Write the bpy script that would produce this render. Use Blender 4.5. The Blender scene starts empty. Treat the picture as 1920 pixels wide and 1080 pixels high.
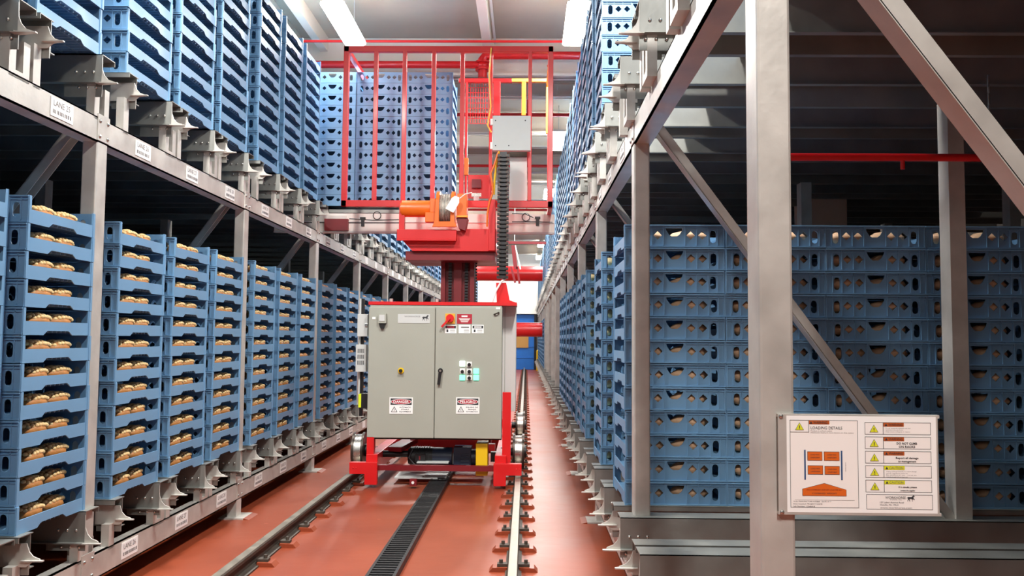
import bpy, math, random
import numpy as np
from mathutils import Vector, Matrix
random.seed(7)
C = bpy.context.scene.collection
S = bpy.context.scene

# ------------------------------------------------------------------ camera
YAW, PITCH, ROLL, CAMH, FPX = -.0168, .0597, .0078, 1.568, 1600.0
fwd = Vector((math.sin(YAW) * math.cos(PITCH), math.cos(YAW) * math.cos(PITCH), math.sin(PITCH)))
rgt = Vector((math.cos(YAW), -math.sin(YAW), 0))
upv = rgt.cross(fwd)
cr, sr = math.cos(ROLL), math.sin(ROLL)
rgt, upv = cr * rgt + sr * upv, -sr * rgt + cr * upv
cam = bpy.data.cameras.new('camera'); cam_ob = bpy.data.objects.new('camera', cam); C.objects.link(cam_ob)
cam.sensor_width = 36; cam.lens = FPX / 1920 * 36; cam.clip_start = .05; cam.clip_end = 200
M = Matrix((rgt, upv, -fwd)).transposed().to_4x4(); M.translation = Vector((0, 0, CAMH))
cam_ob.matrix_world = M
S.camera = cam_ob
# ------------------------------------------------------------------ world + exposure
w = bpy.data.worlds.new('world'); S.world = w; w.use_nodes = True
w.node_tree.nodes['Background'].inputs[0].default_value = (.9, .95, 1, 1)
w.node_tree.nodes['Background'].inputs[1].default_value = .15
S.view_settings.view_transform = 'Standard'; S.view_settings.look = 'None'
S.view_settings.gamma = 1; S.view_settings.use_curve_mapping = False
S.view_settings.exposure = 0.0
S.cycles.use_denoising = True
S.cycles.max_bounces = 8; S.cycles.diffuse_bounces = 5
S.cycles.sample_clamp_indirect = 8
# ------------------------------------------------------------------ ceiling lamps (the fixtures' own area lights) and one added fill light
LAMP_Z, LAMP_W = 5.6, 265
LAMPS = []
for yy in (2.0,):      # unseen light without fixture, added to brighten the column behind the right rack
    l = bpy.data.lights.new('lamp_light', 'AREA'); l.shape = 'RECTANGLE'; l.size = .26; l.size_y = 1.35; l.energy = 40; l.color = (1, .93, .85)
    o = bpy.data.objects.new('lamp_light', l); C.objects.link(o); o.location = (7.4, yy, LAMP_Z - .03)
for yy in (-1.9, 4.7, 10.8, 17.3, 23.7, 30.1, 36.5, 42.3):
    for xx in (-2.38, .62):
        LAMPS.append((xx, yy))
        l = bpy.data.lights.new('lamp_light', 'AREA'); l.shape = 'RECTANGLE'; l.size = .26; l.size_y = 1.35
        l.energy = LAMP_W * {-1.9: .25 if xx < 0 else 1.2, 4.7: 1.1, 30.1: .7, 36.5: .55, 42.3: .4}.get(yy, 1); l.color = (1, .97, .93)
        o = bpy.data.objects.new('lamp_light', l); C.objects.link(o); o.location = (xx, yy, LAMP_Z - .03)

# ------------------------------------------------------------------ materials
def srgb(r, g, b):
    f = lambda c: (c / 255 / 12.92) if c / 255 <= .04045 else ((c / 255 + .055) / 1.055) ** 2.4
    return (f(r), f(g), f(b))
MATS = {}
def mat(name, col, rough=.5, metal=0, var=.0, scale=4, bump=0, bscale=60, emit=0, stretch=None, coat=0, spec=.5):
    m = bpy.data.materials.new(name); m.use_nodes = True; nt = m.node_tree; b = nt.nodes['Principled BSDF']
    c = srgb(*col)
    b.inputs['Base Color'].default_value = (*c, 1); b.inputs['Roughness'].default_value = rough
    b.inputs['Metallic'].default_value = metal; b.inputs['Specular IOR Level'].default_value = spec
    if coat: b.inputs['Coat Weight'].default_value = coat; b.inputs['Coat Roughness'].default_value = .15
    if emit:
        b.inputs['Emission Color'].default_value = (*c, 1); b.inputs['Emission Strength'].default_value = emit
    if var or bump:
        tc = nt.nodes.new('ShaderNodeTexCoord'); mp = nt.nodes.new('ShaderNodeMapping')
        nt.links.new(tc.outputs['Object'], mp.inputs[0])
        if stretch: mp.inputs['Scale'].default_value = stretch
    if var:
        n = nt.nodes.new('ShaderNodeTexNoise'); n.inputs['Scale'].default_value = scale; n.inputs['Detail'].default_value = 5
        nt.links.new(mp.outputs[0], n.inputs['Vector'])
        r = nt.nodes.new('ShaderNodeValToRGB'); nt.links.new(n.outputs[0], r.inputs[0])
        r.color_ramp.elements[0].position = .3; r.color_ramp.elements[1].position = .7
        r.color_ramp.elements[0].color = (*[x * (1 - var) for x in c], 1)
        r.color_ramp.elements[1].color = (*[min(1, x * (1 + var)) for x in c], 1)
        nt.links.new(r.outputs[0], b.inputs['Base Color'])
        mr = nt.nodes.new('ShaderNodeMapRange'); nt.links.new(n.outputs[0], mr.inputs[0])
        mr.inputs[1].default_value = .3; mr.inputs[2].default_value = .7
        mr.inputs[3].default_value = max(.05, rough - .08); mr.inputs[4].default_value = min(1, rough + .1)
        nt.links.new(mr.outputs[0], b.inputs['Roughness'])
    if bump:
        n2 = nt.nodes.new('ShaderNodeTexNoise'); n2.inputs['Scale'].default_value = bscale
        nt.links.new(mp.outputs[0], n2.inputs['Vector'])
        bp = nt.nodes.new('ShaderNodeBump'); bp.inputs['Strength'].default_value = bump; bp.inputs['Distance'].default_value = .004
        nt.links.new(n2.outputs[0], bp.inputs['Height']); nt.links.new(bp.outputs[0], b.inputs['Normal'])
    MATS[name] = m
    return m
mat('galvanized', (200, 197, 190), .42, .35, .14, 6, .15, 40)
mat('galvanized_arm', (150, 151, 146), .42, .6, .12, 5, .15, 30)
mat('crate_blue', (110, 154, 190), .42, 0, .05, 3)
mat('red_paint', (214, 22, 26), .38, 0, .05, 3, coat=.2)
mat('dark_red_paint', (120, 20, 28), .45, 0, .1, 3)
mat('orange_paint', (240, 112, 22), .38, 0, .04, 4, coat=.2)
mat('amber_paint', (244, 178, 60), .4)
mat('cabinet_grey', (168, 170, 158), .48, 0, .02, 3)
mat('pale_grey', (205, 208, 205), .5, 0, .03, 4)
mat('white_paint', (232, 230, 222), .55, 0, .03, 2)
mat('cream_paint', (236, 224, 206), .6, 0, .04, 2)
mat('roof_deck', (172, 160, 142), .65, 0, .06, 3)
mat('wall_white', (225, 222, 216), .7, 0, .04, 1)
mat('wall_dark', (90, 84, 80), .8, 0, .1, 1)
mat('peach_paint', (238, 202, 178), .7, 0, .05, 2)
mat('black', (22, 22, 24), .45)
mat('black_rubber', (34, 34, 36), .5, 0, .1, 20)
mat('chain_black', (58, 58, 60), .35, .5)
mat('dark_blue', (34, 44, 66), .45, 0, .1, 10)
mat('steel', (196, 194, 188), .25, .85, .08, 10)
mat('rail_steel', (150, 142, 128), .35, .6, .15, 8)
mat('rail_side', (74, 66, 58), .6, .3, .25, 10)
mat('wheel_steel', (78, 70, 64), .35, .7, .15, 10)
mat('yellow', (240, 196, 20), .45)
mat('lime', (222, 240, 40), .45)
mat('white', (245, 244, 240), .5)
mat('sign_white', (252, 252, 249), .5)
mat('sign_pink', (251, 246, 241), .55)
mat('ink', (50, 52, 56), .6)
mat('grey_ink', (120, 116, 116), .6)
mat('sign_orange', (222, 104, 28), .5)
mat('sign_rust', (186, 92, 40), .5)
mat('sign_yellow', (226, 228, 40), .5)
mat('sign_red', (176, 30, 52), .5)
mat('sign_blue', (62, 92, 134), .5)
mat('crust', (184, 120, 58), .55, 0, .3, 14, .5, 60)
mat('crust_pale', (240, 206, 146), .6, 0, .12, 20)
mat('crumb_tan', (232, 190, 152), .6, 0, .18, 12, .3, 50)
mat('crumb_cream', (232, 214, 160), .6, 0, .12, 14, .3, 50)
mat('door_blue', (30, 112, 200), .5, 0, .05, 2)
mat('door_amber', (190, 140, 70), .4)
mat('lamp_glow', (255, 250, 242), .5, emit=40)
mat('button_glow', (225, 255, 240), .4, emit=2.2)
mat('button_green', (120, 235, 200), .4, emit=1.6)
mat('rope', (170, 165, 155), .5, .4, .3, 60)

# floor: painted resin, glossy, slightly uneven
m = bpy.data.materials.new('floor_resin'); m.use_nodes = True; nt = m.node_tree; b = nt.nodes['Principled BSDF']
tc = nt.nodes.new('ShaderNodeTexCoord')
n = nt.nodes.new('ShaderNodeTexNoise'); n.inputs['Scale'].default_value = 1.3; n.inputs['Detail'].default_value = 6; nt.links.new(tc.outputs['Object'], n.inputs[0])
r = nt.nodes.new('ShaderNodeValToRGB'); nt.links.new(n.outputs[0], r.inputs[0])
r.color_ramp.elements[0].position = .3; r.color_ramp.elements[1].position = .72
r.color_ramp.elements[0].color = (*srgb(132, 58, 34), 1); r.color_ramp.elements[1].color = (*srgb(150, 70, 43), 1)
n3 = nt.nodes.new('ShaderNodeTexNoise'); n3.inputs['Scale'].default_value = 9; n3.inputs['Detail'].default_value = 3; nt.links.new(tc.outputs['Object'], n3.inputs[0])
r3 = nt.nodes.new('ShaderNodeValToRGB'); nt.links.new(n3.outputs[0], r3.inputs[0])
r3.color_ramp.elements[0].position = .74; r3.color_ramp.elements[1].position = .78
r3.color_ramp.elements[0].color = (0, 0, 0, 1); r3.color_ramp.elements[1].color = (.5, .5, .5, 1)
mx = nt.nodes.new('ShaderNodeMixRGB'); nt.links.new(r3.outputs[0], mx.inputs[0]); nt.links.new(r.outputs[0], mx.inputs[1]); mx.inputs[2].default_value = (*srgb(206, 130, 104), 1)
nt.links.new(mx.outputs[0], b.inputs['Base Color'])
mr = nt.nodes.new('ShaderNodeMapRange'); nt.links.new(n.outputs[0], mr.inputs[0]); mr.inputs[3].default_value = .26; mr.inputs[4].default_value = .46
nt.links.new(mr.outputs[0], b.inputs['Roughness'])
n2 = nt.nodes.new('ShaderNodeTexNoise'); n2.inputs['Scale'].default_value = 5; nt.links.new(tc.outputs['Object'], n2.inputs[0])
bp = nt.nodes.new('ShaderNodeBump'); bp.inputs['Strength'].default_value = .25; bp.inputs['Distance'].default_value = .01
nt.links.new(n2.outputs[0], bp.inputs['Height']); nt.links.new(bp.outputs[0], b.inputs['Normal'])
b.inputs['Specular IOR Level'].default_value = .4
MATS['floor_resin'] = m

# ------------------------------------------------------------------ mesh builder
TXT = {}
def text_mesh(s, bold=False):
    if s not in TXT:
        cu = bpy.data.curves.new('t', 'FONT'); cu.body = s; cu.size = 1; cu.align_x = 'LEFT'; cu.resolution_u = 2
        if bold: cu.offset = .02
        o = bpy.data.objects.new('t', cu); C.objects.link(o)
        dg = bpy.context.evaluated_depsgraph_get(); me = bpy.data.meshes.new_from_object(o.evaluated_get(dg))
        v = [tuple(x.co[:2]) for x in me.vertices]; f = [tuple(p.vertices) for p in me.polygons]
        bpy.data.objects.remove(o); bpy.data.curves.remove(cu); bpy.data.meshes.remove(me)
        TXT[s] = (v, f)
    return TXT[s]
def curve_mesh(loops, th):
    """outline polygons with holes, extruded by th, centred on z; returns verts, faces in 2-D plane + thickness"""
    cu = bpy.data.curves.new('c', 'CURVE'); cu.dimensions = '2D'; cu.fill_mode = 'BOTH'; cu.extrude = th / 2
    for lp in loops:
        sp = cu.splines.new('POLY'); sp.points.add(len(lp) - 1); sp.use_cyclic_u = True
        for i, p in enumerate(lp): sp.points[i].co = (p[0], p[1], 0, 1)
    o = bpy.data.objects.new('c', cu); C.objects.link(o)
    dg = bpy.context.evaluated_depsgraph_get(); me = bpy.data.meshes.new_from_object(o.evaluated_get(dg))
    v = [tuple(x.co) for x in me.vertices]; f = [tuple(p.vertices) for p in me.polygons]
    bpy.data.objects.remove(o); bpy.data.curves.remove(cu); bpy.data.meshes.remove(me)
    return v, f
def frame_of(d):
    d = Vector(d).normalized(); u = d.cross(Vector((0, 0, 1)))
    if u.length < 1e-4: u = Vector((1, 0, 0))
    u.normalize(); return u, u.cross(d).normalized()
class MB:
    def __init__(s): s.v = []; s.f = []; s.m = []; s.mats = []; s.sm = []
    def mi(s, m):
        if m not in s.mats: s.mats.append(m)
        return s.mats.index(m)
    def add(s, v, f, m, smooth=False):
        k = len(s.v); s.v += [tuple(x) for x in v]; i = s.mi(m)
        for q in f: s.f.append(tuple(k + a for a in q)); s.m.append(i); s.sm.append(smooth)
        return s
    def box(s, x0, x1, y0, y1, z0, z1, m):
        v = [(x, y, z) for x in (x0, x1) for y in (y0, y1) for z in (z0, z1)]
        return s.add(v, [(0, 1, 3, 2), (4, 6, 7, 5), (0, 4, 5, 1), (2, 3, 7, 6), (0, 2, 6, 4), (1, 5, 7, 3)], m)
    def bar(s, a, b, wd, ht, m, up=(0, 0, 1)):
        a, b = Vector(a), Vector(b); d = (b - a).normalized(); u = d.cross(Vector(up)).normalized(); n = u.cross(d).normalized()
        v = [p + u * i * wd / 2 + n * j * ht / 2 for p in (a, b) for i, j in ((-1, -1), (1, -1), (1, 1), (-1, 1))]
        return s.add(v, [(0, 1, 2, 3), (7, 6, 5, 4), (0, 4, 5, 1), (1, 5, 6, 2), (2, 6, 7, 3), (3, 7, 4, 0)], m)
    def chan(s, a, b, wd, ht, m, up=(0, 0, 1), t=.006):
        """open C channel between two points: web + two flanges"""
        a, b = Vector(a), Vector(b); d = (b - a).normalized(); u = d.cross(Vector(up)).normalized(); n = u.cross(d).normalized()
        s.bar(a - u * (wd / 2), b - u * (wd / 2), t, ht, m, up)
        for k in (-1, 1): s.bar(a + n * k * (ht / 2 - t / 2), b + n * k * (ht / 2 - t / 2), wd, t, m, up)
        return s
    def cyl(s, a, b, r, m, n=16, r2=None, cap=True):
        a, b = Vector(a), Vector(b); u, q = frame_of(b - a); r2 = r if r2 is None else r2
        ring = [(math.cos(2 * math.pi * i / n), math.sin(2 * math.pi * i / n)) for i in range(n)]
        v = [a + u * c * r + q * d * r for c, d in ring] + [b + u * c * r2 + q * d * r2 for c, d in ring]
        s.add(v, [(i, (i + 1) % n, n + (i + 1) % n, n + i) for i in range(n)], m, True)
        if cap: s.add(v, [tuple(range(n))[::-1], tuple(range(n, 2 * n))], m)
        return s
    def tube(s, pts, r, m, n=8):
        pts = [Vector(p) for p in pts]; v = []; u = None
        for i, p in enumerate(pts):
            d = (pts[min(i + 1, len(pts) - 1)] - pts[max(i - 1, 0)]).normalized()
            if u is None: u, q = frame_of(d)
            else: u = (u - d * u.dot(d)).normalized(); q = u.cross(d)
            v += [p + u * math.cos(2 * math.pi * k / n) * r + q * math.sin(2 * math.pi * k / n) * r for k in range(n)]
        f = [(i * n + k, i * n + (k + 1) % n, (i + 1) * n + (k + 1) % n, (i + 1) * n + k) for i in range(len(pts) - 1) for k in range(n)]
        s.add(v, f, m, True); s.add(v, [tuple(range(n))[::-1], tuple(range(len(v) - n, len(v)))], m)
        return s
    def prism(s, poly, y0, y1, m, plane='xz'):
        n = len(poly)
        P = {'xz': lambda a, b, t: (a, t, b), 'yz': lambda a, b, t: (t, a, b), 'xy': lambda a, b, t: (a, b, t)}[plane]
        v = [P(a, b, y0) for a, b in poly] + [P(a, b, y1) for a, b in poly]
        f = [tuple(range(n)), tuple(range(2 * n - 1, n - 1, -1))] + [(i, n + i, n + (i + 1) % n, (i + 1) % n) for i in range(n)]
        return s.add(v, f, m)
    def sph(s, c, r, m, nu=12, nv=8, fn=None):
        v = []; c = Vector(c); r = r if hasattr(r, '__len__') else (r, r, r)
        for j in range(nv + 1):
            t = math.pi * j / nv
            for i in range(nu):
                p = 2 * math.pi * i / nu; d = Vector((math.sin(t) * math.cos(p), math.sin(t) * math.sin(p), math.cos(t)))
                k = fn(d) if fn else 1
                v.append(c + Vector((d.x * r[0] * k, d.y * r[1] * k, d.z * r[2] * k)))
        f = [(j * nu + i, j * nu + (i + 1) % nu, (j + 1) * nu + (i + 1) % nu, (j + 1) * nu + i) for j in range(nv) for i in range(nu)]
        return s.add(v, f, m, True)
    def text(s, t, x, z, y, h, m, align='l', width=None, bold=False):
        """flat lettering on a plane facing the camera end of the aisle (-y); h = cap height"""
        v, f = text_mesh(t, bold); k = h / .7; xs = [p[0] for p in v] or [0]
        w0 = (max(xs) - min(xs)); kx = k if width is None else width / w0
        off = -min(xs) * kx + (0 if align == 'l' else -w0 * kx / 2)
        return s.add([(x + off + p[0] * kx, y, z + p[1] * k) for p in v], f, m)
    def build(s, name, parent=None, bevel=0):
        me = bpy.data.meshes.new(name)
        o = bpy.data.objects.new(name, me)
        off = parent.matrix_world.translation if parent else Vector((0, 0, 0))
        if parent:
            p = parent; off = Vector((0, 0, 0))
            while p: off = off + p.location; p = p.parent
        me.from_pydata([(a - off.x, b - off.y, c - off.z) for a, b, c in s.v], [], s.f)
        for m_ in s.mats: me.materials.append(MATS[m_])
        me.polygons.foreach_set('material_index', s.m); me.polygons.foreach_set('use_smooth', s.sm)
        me.update(); C.objects.link(o); o.parent = parent
        if bevel:
            bv = o.modifiers.new('bevel', 'BEVEL'); bv.width = bevel; bv.segments = 2; bv.limit_method = 'ANGLE'; bv.angle_limit = .7
        return o
def tag(o, label=None, cat=None, group=None, kind=None):
    if label: o['label'] = label
    if cat: o['category'] = cat
    if group: o['group'] = group
    if kind: o['kind'] = kind
    return o
def empty(name, loc, label=None, cat=None, group=None, kind=None):
    o = bpy.data.objects.new(name, None); C.objects.link(o); o.location = loc; o.empty_display_size = .1
    return tag(o, label, cat, group, kind)
def at(u, v, Y):
    """point where the sight line of a photograph pixel meets the plane y = Y -> (x, z)"""
    d = fwd + (u - 960) / FPX * rgt - (v - 540) / FPX * upv
    t = Y / d.y
    return d.x * t, CAMH + d.z * t
def px(p):
    d = Vector(p) - Vector((0, 0, CAMH)); w_ = d.dot(fwd)
    if w_ < .1: return None
    return 960 + FPX * d.dot(rgt) / w_, 540 - FPX * d.dot(upv) / w_

# ------------------------------------------------------------------ the hall
def struct(name, mb, **k):
    o = mb.build(name); o['kind'] = 'structure'; return o
XL, XR, Y0, Y1, CZ = -8.2, 8.2, -4.2, 44.2, 6.2
struct('floor', MB().box(XL, XR, Y0, Y1, -.1, 0, 'floor_resin'))
struct('ceiling', MB().box(XL, XR, Y0, Y1, CZ, CZ + .1, 'roof_deck'))
struct('wall_left', MB().box(XL - .1, XL, Y0, Y1, 0, CZ, 'wall_dark'))
struct('wall_right', MB().box(XR, XR + .1, Y0, Y1, 0, CZ, 'wall_dark'))
struct('wall_near', MB().box(XL, XR, Y0 - .1, Y0, 0, CZ, 'wall_dark'))
struct('wall_far', MB().box(XL, XR, Y1, Y1 + .1, 0, CZ, 'wall_white'))
# blue roll-up door in the far wall
dr = empty('door_1', (0, 44.1, 0), 'blue roll-up door at the far end of the aisle', None, None, 'structure')
b = MB().box(-1.6, .42, 44.12, 44.19, 0, 2.84, 'door_blue')
for k in range(5): b.box(-1.6, .42, 44.1, 44.12, .02 + k * .57, .05 + k * .57, 'door_blue')
b.build('door_panel', dr)
MB().box(-1.5, .13, 44.07, 44.11, 1.12, 1.72, 'door_amber').build('door_window', dr)
b = MB().box(.42, .55, 44.0, 44.19, 0, 3.2, 'black').box(-1.73, -1.6, 44.0, 44.19, 0, 3.2, 'black')
b.build('door_frame', dr)
MB().box(-1.8, .7, 43.95, 44.19, 2.86, 3.3, 'white_paint').build('door_housing', dr)
# roof girders across, runners along
def ibeam(x0, x1, y, z0, z1, fl, m):
    b = MB(); b.box(x0, x1, y - .02, y + .02, z0, z1, m)
    b.box(x0, x1, y - fl / 2, y + fl / 2, z0, z0 + .04, m); b.box(x0, x1, y - fl / 2, y + fl / 2, z1 - .03, z1, m)
    return b
b = ibeam(XL, XR, 13.05, 5.62, CZ, .26, 'cream_paint'); struct('trim_1', b)
ny = 2
for k, y in enumerate((15.2, 17.2, 19.2, 21.3, 23.4, 25.5, 27.8, 30.4, 33, 36, 39, 42)):
    struct('trim_%d' % ny, ibeam(XL, XR, y, 5.92 if k % 2 == 0 else 5.75, CZ, .2, 'cream_paint')); ny += 1
for x, wd in ((-.62, .13), (-3.6, .2), (-3.15, .12), (3.0, .15), (5.6, .15), (-5.8, .15)):
    b = MB().box(x - wd / 2, x + wd / 2, Y0, 12.9, 5.98, CZ, 'cream_paint')
    if x == -.62: b.box(x + .1, x + .13, Y0, 12.9, 6.1, 6.13, 'pale_grey')
    struct('trim_%d' % ny, b); ny += 1
b = MB().box(2.92, 3.34, 8.9, 9.3, 0, CZ, 'peach_paint')
o = struct('trim_%d' % ny, b); ny += 1
(xa, za), (xb, zb) = at(1592, 345, 9.1), at(1990, 118, 9.1)
o2 = struct('trim_%d' % ny, MB().chan((xa, 9.1, za), (xb, 9.1, zb), .12, .2, 'pale_grey', up=(0, 1, 0))); ny += 1
o['label'] = 'peach painted square building column rising behind the right crate stacks'

# ------------------------------------------------------------------ lamps
for i, (xx, yy) in enumerate(LAMPS):
    side = 'left' if xx < 0 else 'right'
    e = empty('ceiling_light', (xx, yy, LAMP_Z),
              'glowing white strip lamp hung over the %s side, %s from the camera' % (side, ['first', 'second', 'third', 'fourth', 'fifth', 'sixth', 'seventh', 'eighth'][i // 2]),
              'ceiling light', 'strip lamps over the aisle')
    MB().box(xx - .11, xx + .11, yy - .72, yy + .72, LAMP_Z + .05, LAMP_Z + .09, 'white_paint').build('housing', e)
    MB().prism([(xx - .12, LAMP_Z - .015), (xx + .12, LAMP_Z - .015), (xx + .15, LAMP_Z + .01), (xx + .14, LAMP_Z + .05), (xx - .14, LAMP_Z + .05), (xx - .15, LAMP_Z + .01)], yy - .7, yy + .7, 'lamp_glow').build('diffuser', e)
    for s_ in (-.6, .6):
        MB().cyl((xx, yy + s_, LAMP_Z + .09), (xx, yy + s_, CZ), .006, 'pale_grey', 6).build('hanger', e)

# ------------------------------------------------------------------ racks
BAY, P0 = 2.6, 4.98
WLX, WRX = -2.497, .614
CW, CL, CH = .60, .66, .1406
LOW, UPP = .585, 3.195
LANEOFF = (.19, 1.005, 1.82)
def lanes():
    for k in range(-3, 15):
        for j in range(3):
            yield k, j, P0 + BAY * k + LANEOFF[j]
def rail_mesh(side, kind, top, near):
    """one cantilever rail seen as an open channel; local x grows away from the aisle (side=+1 right, -1 left)"""
    b = MB(); g = 'galvanized_arm'; sx = side
    hb = .175; L = 5.5
    def bx(x0, x1, y0, y1, z0, z1, m=g):
        x0, x1 = sorted((x0 * sx, x1 * sx)); b.box(x0, x1, y0, y1, z0, z1, m)
    z0, z1 = -hb, 0
    if kind == 'far':
        bx(0, L, 0, .005, z0, z1); bx(0, L, 0, .15, z1 - .005, z1); bx(0, L, -.035, .0, z0, z0 + .005); bx(0, L, .145, .15, z1 - .03, z1)
        # lower gusset plate with bolts, stub post
        bx(.0, .22, .004, .01, z0 - (.075 if top else .045), z0)
        bolts = [(.05, -.105), (.10, -.105), (.15, -.105), (.03, z0 - .022), (.08, z0 - .022), (.13, z0 - .022)]
        yb = -.004
    else:
        bx(0, L, .1, .105, z0, z1); bx(0, L, 0, .125, z1 - .005, z1); bx(0, L, .105, .14, z0, z0 + .005); bx(0, L, 0, .005, z1 - .03, z1)
        bx(.0, .15, .09, .1, z0 - .03, z0 + .1)
        bolts = [(.05, -.10), (.10, -.10)]; yb = .085
    if near:
        for bx_, bz in bolts:
            b.sph((bx_ * sx, yb, bz), (.009, .007, .009), 'steel', 8, 5)
    return b
def stub_mesh(side, kind, h, near):
    b = MB(); sx = side
    def bx(x0, x1, y0, y1, z0, z1, m='galvanized'):
        x0, x1 = sorted((x0 * sx, x1 * sx)); b.box(x0, x1, y0, y1, z0, z1, m)
    if kind == 'far':
        for a, c in ((0, .055), (.115, .17)): bx(.037, .085, a, c, -.175 - h - .02, -.175)
        bx(.037, .085, .055, .115, -.175 - h - .02, -.175 - h + .02)
    else: bx(.037, .085, .02, .085, -.175 - h - .02, -.15)
    return b
def guide_mesh(side, kind):
    b = MB(); sx = side
    if kind == 'far':
        pl = [(0, -.02), (0, -.175), (-.05, -.173), (-.078, -.17), (-.072, -.162), (-.038, -.15), (-.016, -.125), (-.003, -.09)]
        pl = [(a * sx, c) for a, c in pl]
        b.prism(pl, -.004, .002, 'galvanized')
        tab = [(.02, -.035), (.02, .02), (-.05, .004), (-.10, -.006), (-.10, -.026), (-.05, -.03)]
        b.prism([(a * sx, c) for a, c in tab], -.178, -.172, 'galvanized', 'xy')
    else:
        pl = [(.0, -.045), (.15, -.045), (.15, -.16), (.0, -.16), (-.03, -.135), (-.07, -.128), (-.068, -.12), (-.035, -.108), (-.014, -.085)]
        b.prism([(a * sx, c) for a, c in pl], .07, .076, 'galvanized')
        tab = [(.02, .05), (.02, .09), (-.05, .08), (-.09, .072), (-.09, .052), (-.05, .05)]
        b.prism([(a * sx, c) for a, c in tab], -.13, -.124, 'galvanized', 'xy')
    return b
racks = {}
for side, X, nm in ((-1, WLX, 'left'), (1, WRX, 'right')):
    rk = empty('storage_rack', (X, P0, 0), 'galvanized two-level storage rack along the %s side of the aisle' % nm, 'storage rack', 'galvanized racks')
    racks[side] = rk
    sx = side
    def sb(b, x0, x1, *a):
        x0, x1 = sorted((X + x0 * sx, X + x1 * sx)); b.box(x0, x1, *a)
    ks = list(range(-2 if side < 0 else -1, 15))
    for k in ks:
        yf = P0 + BAY * k
        b = MB(); sb(b, 0, .09, yf - .12, yf, .0, 2.70, 'galvanized')
        b.build('post', rk, bevel=.008 if k < 3 else 0)
        if k < 6:
            for xi in (1.79, 3.6):
                b = MB(); sb(b, xi, xi + .09, yf - .12, yf, 0, 2.96, 'galvanized'); b.build('inner_post', rk)
        b = MB(); sb(b, -.08, .14, yf - .19, yf + .07, 0, .012, 'galvanized')
        b.prism([(X - .08 * sx, .012), (X - .13 * sx, 0), (X - .08 * sx, 0)], yf - .19, yf + .07, 'floor_resin')
        b.build('foot_plate', rk)
        b = MB(); b.chan((X + .1 * sx, yf - .06, 2.86), (X + 1.79 * sx, yf - .06, .56), .05, .085, 'galvanized', up=(0, 1, 0))
        b.build('brace', rk)
        # beam pieces of this bay (upper and lower)
        y0, y1 = yf - .06, yf + BAY - .06
        for z0, z1 in ((.155, .305), (2.695, 2.84)):
            b = MB(); sb(b, 0, .012, y0, y1, z0, z1, 'galvanized'); sb(b, 0, .07, y0, y1, z1 - .008, z1, 'galvanized'); sb(b, 0, .10, y0, y1, z0, z0 + .008, 'galvanized')
            sb(b, -.004, 0, y0 - .07, y0 + .07, z0 + .01, z1 + .02, 'galvanized')
            for dy in (-.045, .045):
                for zz in (z0 + .035, z1 - .02):
                    x = X - .004 * sx
                    b.sph((x, y0 + dy, zz), (.01, .013, .013), 'steel', 8, 5)
            b.build('beam', rk)
    # label plates, one per lane
    for k, j, yl in lanes():
        if k < (-1 if side < 0 else 0) or k > 5: continue
        for z0 in (.185, 2.72):
            b = MB(); sb(b, -.004, -.001, yl + .16, yl + .38, z0, z0 + .1, 'sign_white')
            if k < 3:
                for zi in (.062, .055): pass
                y = yl + .18
                while y < yl + .36:
                    wd = random.choice((.006, .01, .004)); sb(b, -.0055, -.004, y, y + wd, z0 + .018, z0 + .038, 'grey_ink'); y += wd + random.choice((.006, .01))
                v, f = text_mesh('LANE %d' % (26 + k * 3 + j)); s_ = .045
                b.add([(X - .0056 * sx, yl + .18 + (p[0] * s_ if sx < 0 else .17 - p[0] * s_), z0 + .058 + p[1] * s_) for p in v], f, 'grey_ink')
            b.build('lane_label', rk)
    # cantilever rails
    meshes = {}
    far_mb = MB()
    nrail = 0
    for k, j, yl in lanes():
        if k < (-2 if side < 0 else -1): continue
        for lev, zt, hst in ((0, LOW, .105), (1, UPP, .18)):
            for kind, dy in (('near', -.025), ('far', .61)):
                near = k <= 3
                key = (kind, lev, near)
                xo = X + (.037 if side < 0 else -.084) * 1
                y = yl + dy
                if near:
                    if key not in meshes:
                        r_ = rail_mesh(side, kind, lev, True); st = stub_mesh(side, kind, hst, True); gd = guide_mesh(side, kind)
                        ro = r_.build('shelf_rail', None); so = st.build('stub_post', None); go = gd.build('guide_plate', None)
                        ro.parent = rk; so.parent = ro; go.parent = ro; meshes[key] = (ro, so, go)
                        ro.location = (xo - rk.location.x, y - rk.location.y, zt)
                    else:
                        ro, so, go = meshes[key]
                        r2, s2, g2 = ro.copy(), so.copy(), go.copy()
                        for o in (r2, s2, g2): C.objects.link(o)
                        r2.parent = rk; s2.parent = r2; g2.parent = r2
                        r2.location = (xo - rk.location.x, y - rk.location.y, zt)
                    nrail += 1
                else:
                    fk = ('f',) + key
                    if fk not in meshes:
                        b = rail_mesh(side, kind, lev, False)
                        for q in (stub_mesh(side, kind, hst, False), guide_mesh(side, kind)):
                            for f_, mm in zip(q.f, q.m): b.add([q.v[i] for i in f_], [tuple(range(len(f_)))], q.mats[mm])
                        meshes[fk] = b
                    q = meshes[fk]
                    kk = len(far_mb.v); far_mb.v += [(a + xo, c + y, d + zt) for a, c, d in q.v]
                    for f_, mm in zip(q.f, q.m): far_mb.f.append(tuple(kk + i for i in f_)); far_mb.m.append(far_mb.mi(q.mats[mm])); far_mb.sm.append(False)
    o = far_mb.build('shelf_rail', rk); o['kind'] = 'stuff'

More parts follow.
